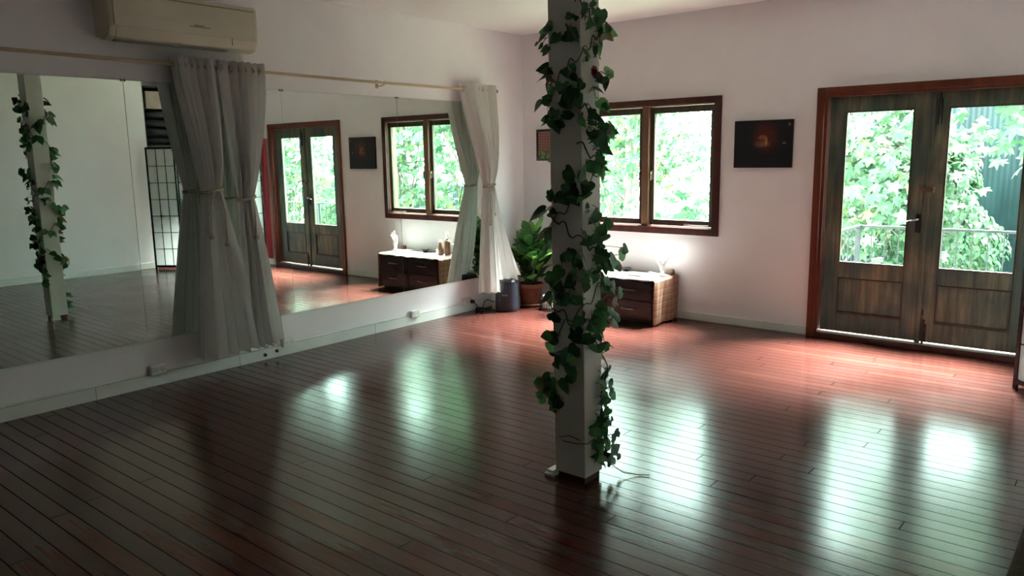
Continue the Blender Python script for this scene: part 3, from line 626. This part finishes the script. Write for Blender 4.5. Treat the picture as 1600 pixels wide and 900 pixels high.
for gi, (nm, lab, zt_, zb_) in groups.items():
    tz = zt_
    t = thing(nm, lab, 'ivy garland', (3.245, -3.65, zb_), 'artificial ivy garlands on the post')
    fol = MB(); st = MB()
    sel = [d for d in data if d[6] == gi]
    for (X, Y, Z, face, L, lt, g_) in sel:
        p = Vector((X/1000, Y/1000, Z/1000)); L = L/1000
        nrm = Vector((0, -1, 0)) if face == 0 else Vector((1, 0, 0))
        nrm = (nrm+Vector((rnd.uniform(-.6, .6), rnd.uniform(-.6, .6), rnd.uniform(-.1, .6)))).normalized()
        # leaves past a silhouette edge point outwards
        side = Vector((-1, 0, 0)) if face == 0 else Vector((.0, 1, 0))
        dn = Vector((rnd.uniform(-.8, .8), rnd.uniform(-.8, .8), -rnd.uniform(.1, 1)))
        out = (face == 0 and p.x < 3.155) or (face == 1 and p.y > -3.575)
        if out: dn = side*1.0+Vector((0, 0, rnd.uniform(-.7, .3)))
        r = rnd.random()
        fol.cur = (2 if rnd.random() < .6 else 3) if lt else (0 if r < .5 else 1 if r < .95 else 2)
        L *= rnd.uniform(.95, 1.25)
        base = p-dn.normalized()*L*.45
        leafmesh(fol, base, dn, nrm, L, L*rnd.uniform(.72, .9), rnd.uniform(.05, .3), 'heart', rnd.uniform(-.1, .35))
        if True:
            # petiole back to the post surface
            a = math.atan2(base.y-postc(base.z)[1], base.x-postc(base.z)[0]); q = around(a, base.z+rnd.uniform(-.02, .03), .006)
            st.tube([base, base.lerp(q, .5)+Vector((0, 0, .008)), q], .0016, 4)
    # hidden faces (seen in the mirror): leaves along the winding stem
    if gi < 2:
        turns = (zt_-zb_)/.42; N_ = int(110 if gi == 0 else 170)
        path = [around(-.9+turns*2*PI*i/160, zt_-(zt_-zb_)*i/160+.02*math.sin(i*.7), .008+.004*math.sin(i*1.3)) for i in range(161)]
        st.tube(path, .0032, 5)
        path2 = [around(1.9-turns*1.6*PI*i/160, zt_-(zt_-zb_)*i/160+.02*math.cos(i*.5), .010) for i in range(161)]
        st.tube(path2, .0026, 5)
        for i in range(N_):
            src = path if rnd.random() < .6 else path2; p = src[rnd.randrange(160)].copy()
            a = math.atan2(p.y+3.65, p.x-3.245)
            if p.y < -3.70 or p.x > 3.30: continue
            o = Vector((math.cos(a), math.sin(a), 0)); p += o*rnd.uniform(.005, .05)
            L = rnd.uniform(.06, .10); dn = o*rnd.uniform(0, .8)+Vector((rnd.uniform(-.7, .7), rnd.uniform(-.7, .7), -rnd.uniform(0, 1)))
            r = rnd.random(); fol.cur = 0 if r < .5 else 1 if r < .85 else 2 if r < .93 else 3
            leafmesh(fol, p, dn, o+Vector((rnd.uniform(-.5, .5), rnd.uniform(-.5, .5), .4)), L, L*.8, .2, 'heart', .2)
            st.tube([p, src[0]*0+around(a, p.z+.015, .006)], .0015, 4)
    else:
        path = [Vector((3.362+.012*math.sin(i*.6), -3.62+.03*math.sin(i*.33), .62-.52*i/24)) for i in range(25)]
        st.tube(path, .003, 5)
        st.tube([(3.355, -3.60, .12), (3.38, -3.57, .07), (3.42, -3.52, .02), (3.47, -3.47, .006), (3.52, -3.44, .006)], .0025, 5)
        st.tube([(3.345, -3.66, .22), (3.345, -3.72, .21), (3.30, -3.735, .205), (3.22, -3.735, .20), (3.19, -3.733, .215), (3.25, -3.735, .235), (3.31, -3.735, .225)], .0022, 5)
    st.build('stem', M['stem'], t, smooth=True)
    fol.build('foliage', [M['ivy_dark'], M['ivy_mid'], M['ivy_light'], M['ivy_var']], t, smooth=True, fix=False)
    if gi == 0:
        fl = MB(); c0 = Vector((3.372, -3.715, 1.905))
        for rr in range(3):
            for j in range(5+rr):
                a = 2*PI*j/(5+rr)+rr*.5; R0 = .008+.008*rr
                base = c0+Vector((-.012, 0, 0)); d = Vector((.9-.3*rr, math.cos(a)*(.3+.45*rr), math.sin(a)*(.3+.45*rr)))
                leafmesh(fl, base, d, (1, -math.cos(a), -math.sin(a)), .022+.004*rr, .022+.004*rr, -.2, 'oval', .4)
        fl.build('rose', M['redflower'], t, smooth=True, fix=False)

# ---------------------------------------------------------------- low chest with throw and objects
CX0, CX1, CY0, CY1, CZ = .87, 1.875, -.485, -.035, .418
t = thing('low_chest', 'low black lacquered chest of drawers under the window', 'chest', (1.37, -.26, 0))
MB().box(CX0, CX1, CY0+.012, CY1, .03, CZ).box(CX0+.03, CX1-.03, CY0+.04, CY1-.03, 0, .03).build('carcass', M['blackwood'], t, bevel=.003)
for i in range(2):
    for j in range(2):
        a = CX0+.02+j*.49; zz = .05+i*.18
        d = MB().box(a, a+.475, CY0, CY0+.013, zz, zz+.17).build('drawer', M['blackwood'], t, bevel=.003)
        MB().tube([(a+.17, CY0, zz+.09), (a+.17, CY0-.022, zz+.09), (a+.305, CY0-.022, zz+.09), (a+.305, CY0, zz+.09)], .005, 6).build('handle', M['acgrey'], d)
def throw(u, v):   # plaid throw over top and right/left sides
    y = ip(CY0-.004, CY1+.004, v); L = CX1-CX0; side = .395; tot = L+2*side+.03; s = u*tot-side-.015
    wob = .006*math.sin(y*38+s*5)
    if s < 0: return (CX0-.010-abs(wob), y, CZ+.005+s)
    if s > L:
        dn = s-L; return (CX1+.010+abs(wob)+.012*math.sin(y*26)*min(1, dn*3), y-.015*min(1, dn*2)*(1-v), CZ+.005-dn)
    return (CX0+s, y, CZ+.006+.0012*math.sin(y*50)*math.sin(s*9))
s = MB().grid(throw, 120, 40)
o = s.build('plaid_throw', M['plaid'], smooth=True, fix=False); tag(o, 'faded plaid throw draped over both ends of low black chest', 'throw')
mo = o.modifiers.new('s', 'SOLIDIFY'); mo.thickness = .004; mo.offset = 1
def lit_top(u, v):  # pale sheet added to show the window light on the throw's top
    x = ip(CX0+.06, CX1-.012, u); y = ip(CY0-.010, CY1-.05, v); z = CZ+.0135
    if v < .05: z -= .012+.008*math.sin(u*30)*.5+.006
    return (x, y, z+.0012*math.sin(u*23)*math.sin(v*9))
o = MB().grid(lit_top, 60, 40).build('bright_top_sheet', M['lit_top_booklet'], smooth=True, fix=False); tag(o, 'added pale sheet standing for bright light on low chest top', 'cloth')
mo = o.modifiers.new('s', 'SOLIDIFY'); mo.thickness = .002; mo.offset = 1
TZ = CZ+.0165
# plaster hand: thumb and forefinger closing a loop
def skinned(name, chains, mat, parent, origin):
    me = bpy.data.meshes.new(name); vs = []; es = []; rs = []
    root = None; idx = {}
    for ch in chains:
        prev = None
        for (x, y, z, r) in ch:
            key = (round(x, 4), round(y, 4), round(z, 4))
            if key in idx: i = idx[key]
            else: i = len(vs); vs.append((x, y, z)); rs.append(r); idx[key] = i
            if prev is not None and prev != i: es.append((prev, i))
            prev = i
    me.from_pydata(vs, es, []); me.materials.append(mat)
    o = bpy.data.objects.new(name, me); C.objects.link(o)
    if parent: o.parent = parent; o.location = Vector(origin)-parent.location
    else: o.location = origin
    sk = o.modifiers.new('skin', 'SKIN'); sk.use_smooth_shade = True
    for i, d in enumerate(me.skin_vertices[0].data): d.radius = (rs[i], rs[i]); d.use_root = (i == 0)
    sb = o.modifiers.new('sub', 'SUBSURF'); sb.levels = 2; sb.render_levels = 2
    return o
t = thing('hand_sculpture', 'white upright hand sculpture, thumb and finger making a ring, on chest', 'sculpture', (1.835, -.25, TZ))
P = (0, 0, .075, .024)
ch = [[(0, 0, .004, .022), (0, 0, .03, .018), P],
      [P, (-.020, -.002, .098, .014), (-.034, -.006, .118, .0095), (-.030, -.010, .142, .0078), (-.017, -.012, .158, .0065)],         # thumb
      [P, (-.012, 0, .118, .014), (.002, .004, .140, .0092)],
      [(-.012, 0, .118, .014), (-.022, .004, .150, .0088), (-.026, -.002, .178, .0078), (-.018, -.010, .170, .0064)],              # forefinger
      [(.002, .004, .140, .0092), (.004, .006, .172, .0084), (.006, .004, .205, .0074), (.004, -.004, .232, .0060)],              # middle
      [P, (.016, 0, .112, .014), (.020, .004, .142, .0088), (.028, .004, .174, .0078), (.034, -.002, .206, .0064)],               # ring
      [(.016, 0, .112, .014), (.030, .002, .130, .0080), (.044, .002, .156, .0068), (.052, -.004, .182, .0056)]]
skinned('hand', [[(x*1.35, y, z, r_) for (x, y, z, r_) in q] for q in ch], M['plaster'], t, (1.835, -.25, TZ+.008))
MB().lathe([(.001, 0), (.030, 0), (.032, .006), (.026, .014), (.001, .014)], (1.835, -.25, TZ), 24).build('base', M['plaster'], t, smooth=False)
t = thing('wooden_figurine', 'shorter brown carved figurine with white cap, left end of chest', 'figurine', (1.045, -.26, TZ))
MB().lathe([(.001, 0), (.030, 0), (.034, .01), (.026, .03), (.033, .06), (.026, .10), (.018, .125), (.022, .14), (.001, .15)], (1.045, -.26, TZ), 20).build('body', M['brown'], t, smooth=True)
MB().sphere((1.045, -.26, TZ+.155), .02, 8, 12).build('cap', M['plaster'], t, smooth=True)
t = thing('incense_bottle', 'taller brown bottle with white ring neck, left end of chest', 'bottle', (.975, -.22, TZ))
MB().lathe([(.001, 0), (.034, 0), (.034, .15), (.028, .165), (.012, .175), (.012, .19), (.001, .19)], (.975, -.22, TZ), 20).build('body', M['brown'], t, smooth=False)
MB().tube([(.975+.020*math.cos(a), -.22, TZ+.225+.035*math.sin(a)) for a in [2*PI*j/20 for j in range(21)]], .008, 8, False).build('ring', M['plaster'], t, smooth=True)
t = MB().lathe([(.001, 0), (.02, 0), (.024, .03), (.018, .05), (.02, .056), (.001, .056)], (1.115, -.24, TZ), 18).build('small_jar', M['plaster'], smooth=False); tag(t, 'small white lidded jar beside the brown figurine', 'jar')
t = MB().lathe([(.001, .001), (.022, .001), (.040, .022), (.042, .032), (.038, .032), (.020, .008), (.001, .007)], (1.40, -.16, TZ), 24).build('incense_bowl', M['blackwood'], smooth=True); tag(t, 'small dark bowl near middle of the chest top', 'bowl')
s = MB().lathe([(.001, 0), (.034, 0), (.036, .02), (.03, .045), (.001, .05)], (1.845, -.105, TZ), 20); t = s.build('round_stone', M['brown'], smooth=True); tag(t, 'round brown stone at the right back corner of the chest', 'stone')
t = MB().box(1.55, 1.70, -.40, -.30, TZ, TZ+.012).build('notebook', M['lit_top_booklet'], bevel=.002); tag(t, 'flat white booklet lying on front of chest top', 'booklet'); t.rotation_euler = (0, 0, 0)
t = MB().prism([(-.10, .0), (.10, .0), (.115, .010), (-.115, .010)], 'y', -.016, .016).build('incense_holder', M['plaster'], bevel=.002); t.location = (1.745, -.20, TZ); t.rotation_euler = (0, 0, -.5); tag(t, 'narrow white incense holder lying beside the hand sculpture', 'incense holder')
t = MB().box(1.20, 1.29, -.44, -.38, TZ, TZ+.008).build('phone', M['acgrey'], bevel=.003); tag(t, 'small flat grey slate lying at left front of chest', 'slate')

# ---------------------------------------------------------------- pictures
t = MB().box(-.257, .257, -.011, .011, -.201, .201).build('painting', M['canvas'], bevel=.002); t.location = (2.652, -.014, 1.620)
tag(t, 'dark unframed painting of a glowing orange seated figure beside the door', 'painting')
t = thing('framed_picture', 'small dark framed picture half hidden behind post', 'picture', (.395, -.012, 1.66))
f = MB(); e = .022
f.box(.195, .195+e, -.022, -.0005, 1.498, 1.822).box(.595-e, .595, -.022, -.0005, 1.498, 1.822).box(.195+e, .595-e, -.022, -.0005, 1.822-e, 1.822).box(.195+e, .595-e, -.022, -.0005, 1.498, 1.498+e)
f.build('frame', M['blackwood'], t, bevel=.002)
MB().box(.195+e, .595-e, -.012, -.0005, 1.498+e, 1.822-e).build('print', M['print'], t, loc=(.395, -.006, 1.66))

# ---------------------------------------------------------------- folding screen at the right
t = thing('folding_screen', 'black framed shoji folding screen at the right edge of photo', 'screen', (5.2, -.8, 0))
V = [(5.88, -1.32), (5.52, -1.06), (5.08, -1.02), (4.690, -.745), (5.00, -.46), (4.90, -.085)]
SH = 1.755
for i in range(5):
    a, b = Vector((*V[i], 0)), Vector((*V[i+1], 0)); d = (b-a); Lp = d.length; d.normalize(); n_ = Vector((-d.y, d.x, 0)); th = .011
    if i == 3 or i == 2: pass
    def slab(mb, s0, s1, z0, z1, t2):
        q = [a+d*s0-n_*t2, a+d*s1-n_*t2, a+d*s1+n_*t2, a+d*s0+n_*t2]
        mb.add([(p.x, p.y, z0) for p in q]+[(p.x, p.y, z1) for p in q], [(0,3,2,1),(4,5,6,7),(0,1,5,4),(1,2,6,5),(2,3,7,6),(3,0,4,7)])
    s = MB(); g = .012
    slab(s, g*.5, .030, .0, SH, th); slab(s, Lp-.030, Lp-g*.5, .0, SH, th); slab(s, .03, Lp-.03, .035, .065, th); slab(s, .03, Lp-.03, SH-.03, SH, th)
    fr_ = s.build('screen_panel', M['blackwood'], t)
    s = MB()
    for j in range(1, 3): x = .03+(Lp-.06)*j/3; slab(s, x-.004, x+.004, .065, SH-.03, .006)
    for j in range(1, 7): z = .065+(SH-.095)*j/7; slab(s, .03, Lp-.03, z-.004, z+.004, .0055)
    s.build('lattice', M['blackwood'], fr_)
    s = MB(); slab(s, .028, Lp-.028, .06, SH-.028, .0012); s.build('paper', M['paper'], fr_)
# red curtain beside the door (seen in the mirrors)
t = thing('red_curtain', 'deep pink curtain hanging right of the brown doors, seen in mirror', 'curtain', (4.95, -.06, 1.9))
MB().grid(lambda u, v: (4.825+.21*v, -.052+.014*math.sin(v*30)*(1+.3*math.sin(v*7)), ip(1.86, .10, u)), 20, 60).build('cloth', M['redcurtain'], t, smooth=True, fix=False)
MB().tube([(4.80, -.052, 1.865), (6.02, -.052, 1.865)], .009, 8).tube([(4.83, -.052, 1.865), (4.83, 0, 1.865)], .006, 6).tube([(6.0, -.052, 1.865), (6.0, 0, 1.865)], .006, 6).build('rail', M['steel'], t, smooth=True)

# shelves with dark bolsters in the recess (seen in the mirror)
t = thing('shelf_unit', 'dark tall shelf in recess behind the screen, seen in mirror', 'shelf', (6.3, -.6, 0))
s = MB().box(6.08, 6.58, -1.19, -1.17, 0, 2.62).box(6.08, 6.58, -.04, -.02, 0, 2.62).box(6.56, 6.58, -1.17, -.04, 0, 2.62)
s.build('sides', M['shelf'], t, bevel=.002)
for z in (.06, .60, 1.15, 1.76, 2.60): MB().box(6.085, 6.56, -1.17, -.04, z, z+.03).build('shelf_board', M['shelf'], t, bevel=.002)
s = MB().box(6.10, 6.5, -1.12, -.55, 2.32, 2.58)
zs = 1.79
for i in range(4):
    h = .128
    for j in range(2):
        yy = -1.12+j*.53
        def sq(u, v, yy=yy, z0=zs+i*h):
            a = 2*PI*u; c, s_ = math.cos(a), math.sin(a); rx_ = .185*abs(c)**.6*(1 if c > 0 else -1); rz = .062*abs(s_)**.6*(1 if s_ > 0 else -1); e = max(.05, (1-abs(2*v-1)**6))
            return (6.30+rx_*e, yy+.5*v, z0+.064+rz*e*(.93+.07*math.sin(v*9+i)))
        o = MB().grid(sq, 24, 14).build('bolster', M['bolster'], smooth=True)
        side_ = 'near the wall end' if j == 0 else 'towards the window end'
        tag(o, 'dark folded bolster on recess shelf, %s, %s layer of stack' % (side_, ('lowest', 'second lowest', 'second highest', 'top')[i]), 'bolster', 'dark bolsters stacked on the recess shelf')
o = MB().box(6.11, 6.5, -1.13, -.5, 2.312, 2.56).build('cardboard_box', M['pinkbox'], bevel=.006); tag(o, 'dusty pink box lying on top of the dark bolsters', 'box')

# dark bench at the lower right corner
t = thing('bench', 'dark brown padded bench at the lower right corner of photo', 'bench', (5.3, -4.6, 0))
MB().box(5.085, 5.52, -5.3, -3.98, .37, .455).build('seat', M['mat'], t, bevel=.012)
MB().box(5.11, 5.50, -5.27, -4.01, .32, .37).build('seat_frame', M['brown'], t, bevel=.003)
for (a, b) in ((5.115, -5.265), (5.455, -5.265), (5.115, -4.055), (5.455, -4.055)): MB().box(a, a+.04, b, b+.04, 0, .32).build('leg', M['brown'], t, bevel=.003)

# ---------------------------------------------------------------- outside: balcony
struct('balcony_deck', MB().box(3.0, 7.2, .14, 1.1, -.2, -.01), M['deck'])
struct('garden_ground', MB().box(-30, 40, .3, 45, -3.0, -2.8), M['ground'])
struct('roof_eave', MB().box(-.3, 7.0, YB-.3, .42, ZC+.15, ZC+.25), M['outer'])
t = thing('balcony_railing', 'thin dark metal balcony railing outside the doors', 'railing', (4.8, 1.0, -.01))
MB().box(3.18, 6.9, .975, 1.01, .850, .872).box(3.18, 3.215, .16, 1.0, .850, .872).build('top_rail', M['rail'], t, bevel=.003)
MB().box(3.18, 6.9, .985, 1.0, .06, .075).box(3.19, 3.205, .16, 1.0, .06, .075).build('bottom_rail', M['rail'], t)
for x in (3.197, 5.0, 6.88): MB().box(x-.016, x+.016, .976, 1.008, -.01, .85).build('rail_post', M['rail'], t, bevel=.002)
for i in range(31): 
    x = 3.31+i*.116
    if abs(x-5.0) > .03: MB().tube([(x, .992, .07), (x, .992, .855)], .0055, 6).build('baluster', M['rail'], t)
for i in range(7): MB().tube([(3.197, .24+i*.11, .07), (3.197, .24+i*.11, .855)], .0055, 6).build('baluster', M['rail'], t)

# corrugated fence behind the garden
def corr(x0, x1, y, z0, z1, label, mat, name='corrugated_fence'):
    n = int((x1-x0)/.038)
    o = MB().grid(lambda u, v: (ip(x0, x1, u), y+.005*math.sin(u*n*PI/1.0), ip(z0, z1, v)), n*2, 1).build(name, mat, smooth=True, fix=False)
    mo = o.modifiers.new('s', 'SOLIDIFY'); mo.thickness = .003
    tag(o, label, 'fence'); return o
corr(.6, 6.0, 7.6, -2.8, 2.7, 'tall dark teal corrugated wall beyond trees, right door pane', M['corr'])
corr(-9, .55, 8.5, -2.8, -.3, 'low dark corrugated fence behind trees, left of the tall one', M['corr'])
corr(6.1, 14, 7.2, -2.8, .9, 'low grey corrugated fence seen in the mirrored window', M['corr'])

# trees
def maple(mb, p, nrm, up, L):
    nrm = nrm.normalized(); up = up-nrm*up.dot(nrm)
    if up.length < 1e-3: up = nrm.orthogonal()
    up.normalize(); sd = up.cross(nrm)
    pts = []
    for (a, r) in ((0, 1.0), (16, .62), (30, .48), (38, .66), (55, .92), (72, .60), (88, .40), (100, .55), (118, .66), (140, .42), (165, .22)):
        pts.append((a, r))
    ring = [(math.radians(a), r) for a, r in pts]+[(-math.radians(a), r) for a, r in reversed(pts[1:])]
    vs = [p]+[p+(up*math.cos(a)+sd*math.sin(a))*r*L*.6-nrm*(.18*r*r*L) for a, r in ring]
    n = len(ring); mb.add(vs, [(0, i+1, (i+1) % n+1) for i in range(n)])
def tree(label, cx, cy, cz, rx, ry, rz, nl, seed, trunk=(0, 0), L=(.14, .24), shade=(.48, .43, .09), holes=3):
    rnd = random.Random(seed)
    t = thing('plane_tree', label, 'tree', (cx+trunk[0], cy+trunk[1], -2.8), 'broad leaved trees outside the windows')
    wood = MB(); base = Vector((cx+trunk[0], cy+trunk[1], -2.8)); top = Vector((cx, cy, cz+.3*rz))
    wood.tube([base, base.lerp(top, .35)+Vector((.08, .05, 0)), base.lerp(top, .7)-Vector((.06, 0, 0)), top], [.13, .10, .07, .03], 10)
    ends = []
    for i in range(26):
        q = rnd.uniform(.3, 1); p = base.lerp(top, q); th = rnd.uniform(0, 2*PI); el = rnd.uniform(-.7, .9)
        e = Vector((cx, cy, cz))+Vector((rx*math.cos(th)*math.cos(el), ry*math.sin(th)*math.cos(el), rz*math.sin(el)))*rnd.uniform(.5, .95)
        mid = p.lerp(e, .5)+Vector((0, 0, .12)); wood.tube([p, mid, e], [.025, .016, .006], 6); ends += [e, mid.lerp(e, .5), mid]
        for j in range(4):
            e2 = e+Vector((rnd.uniform(-.5, .5), rnd.uniform(-.5, .5), rnd.uniform(-.5, .3))); wood.tube([mid.lerp(e, .6), e2], [.007, .003], 4); ends.append(e2)
    wood.build('trunk', M['bark'], t, smooth=True)
    fol = MB()
    for i in range(nl):
        c = ends[rnd.randrange(len(ends))]; p = c+Vector((rnd.gauss(0, .26), rnd.gauss(0, .26), rnd.gauss(0, .22)))
        if p.y < 1.45: continue
        r = rnd.random(); fol.cur = 0 if r < shade[0] else 1 if r < shade[0]+shade[1] else 2
        nrm = Vector((rnd.uniform(-.5, .5), rnd.uniform(-1.1, .3), rnd.uniform(.15, 1)))
        maple(fol, p, nrm, Vector((rnd.uniform(-1, 1), rnd.uniform(-.6, .2), -rnd.uniform(.3, 1.2))), rnd.uniform(*L))
    fol.build('foliage', [M['tree1'], M['tree2'], M['tree3']], t, smooth=False, fix=False)
    return t
tree('pale green broad leaved tree filling the double window view', -1.3, 4.4, 1.7, 2.3, 1.2, 3.0, 4200, 21)
tree('broad leaved tree hanging over railing behind left door pane', 2.0, 4.2, 1.7, 1.3, 1.1, 2.8, 2600, 22)
tree('overhanging large leaved tree across top of right door pane', 4.2, 3.8, 3.1, 1.5, 1.0, 1.8, 1700, 23, trunk=(2.2, 2.2), L=(.2, .3))
tree('low leafy boughs of tree left of the ivy trunk, behind railing', 3.9, 4.3, -.9, 1.2, .8, .8, 420, 24, trunk=(.6, .5))
tree('broad leaved tree seen in the mirror through the reflected window', 6.9, 4.6, 1.6, 1.8, 1.2, 3.0, 3200, 25)
tree('broad leaved tree seen in the mirror through the reflected doors', 9.6, 3.6, 1.6, 2.0, 1.3, 3.0, 3400, 26)
tree('far pale tree standing left of the window view beyond low fence', -4.0, 6.2, 2.2, 2.2, 1.4, 3.6, 3400, 27)
# ivy covered trunk
rnd = random.Random(31)
t = thing('ivy_covered_tree', 'thick tree trunk smothered in small green ivy, right door pane', 'tree', (3.05, 5.2, -2.8))
MB().tube([(3.05, 5.2, -2.8), (3.0, 5.2, -1), (3.08, 5.25, .6), (3.0, 5.2, 2.0)], [.30, .26, .24, .15], 14).build('trunk', M['bark'], t, smooth=True)
fol = MB()
for i in range(9500):
    z = rnd.uniform(-2.4, 1.75); a = rnd.uniform(0, 2*PI); R0 = 1.3*(.40+.12*math.sin(z*2.3+1)+.10*math.sin(z*5+a*2))*(1 if z < 1.1 else max(.3, 1-(z-1.1)))
    R0 *= rnd.uniform(.75, 1.1); o = Vector((math.cos(a), math.sin(a), 0)); p = Vector((3.03, 5.2, z))+o*R0
    fol.cur = 0 if rnd.random() < .7 else 1
    Lf = rnd.uniform(.05, .09)
    leafmesh(fol, p, o*.4+Vector((rnd.uniform(-.5, .5), rnd.uniform(-.5, .5), -.8)), o+Vector((rnd.uniform(-.5, .5), rnd.uniform(-.5, .5), .4)), Lf, Lf*.9, .2, 'heart', .1)
fol.build('ivy_foliage', [M['ivytree'], M['tree2']], t, smooth=False, fix=False)

for o in list(bpy.data.objects):
    if '_w' in o: del o['_w']
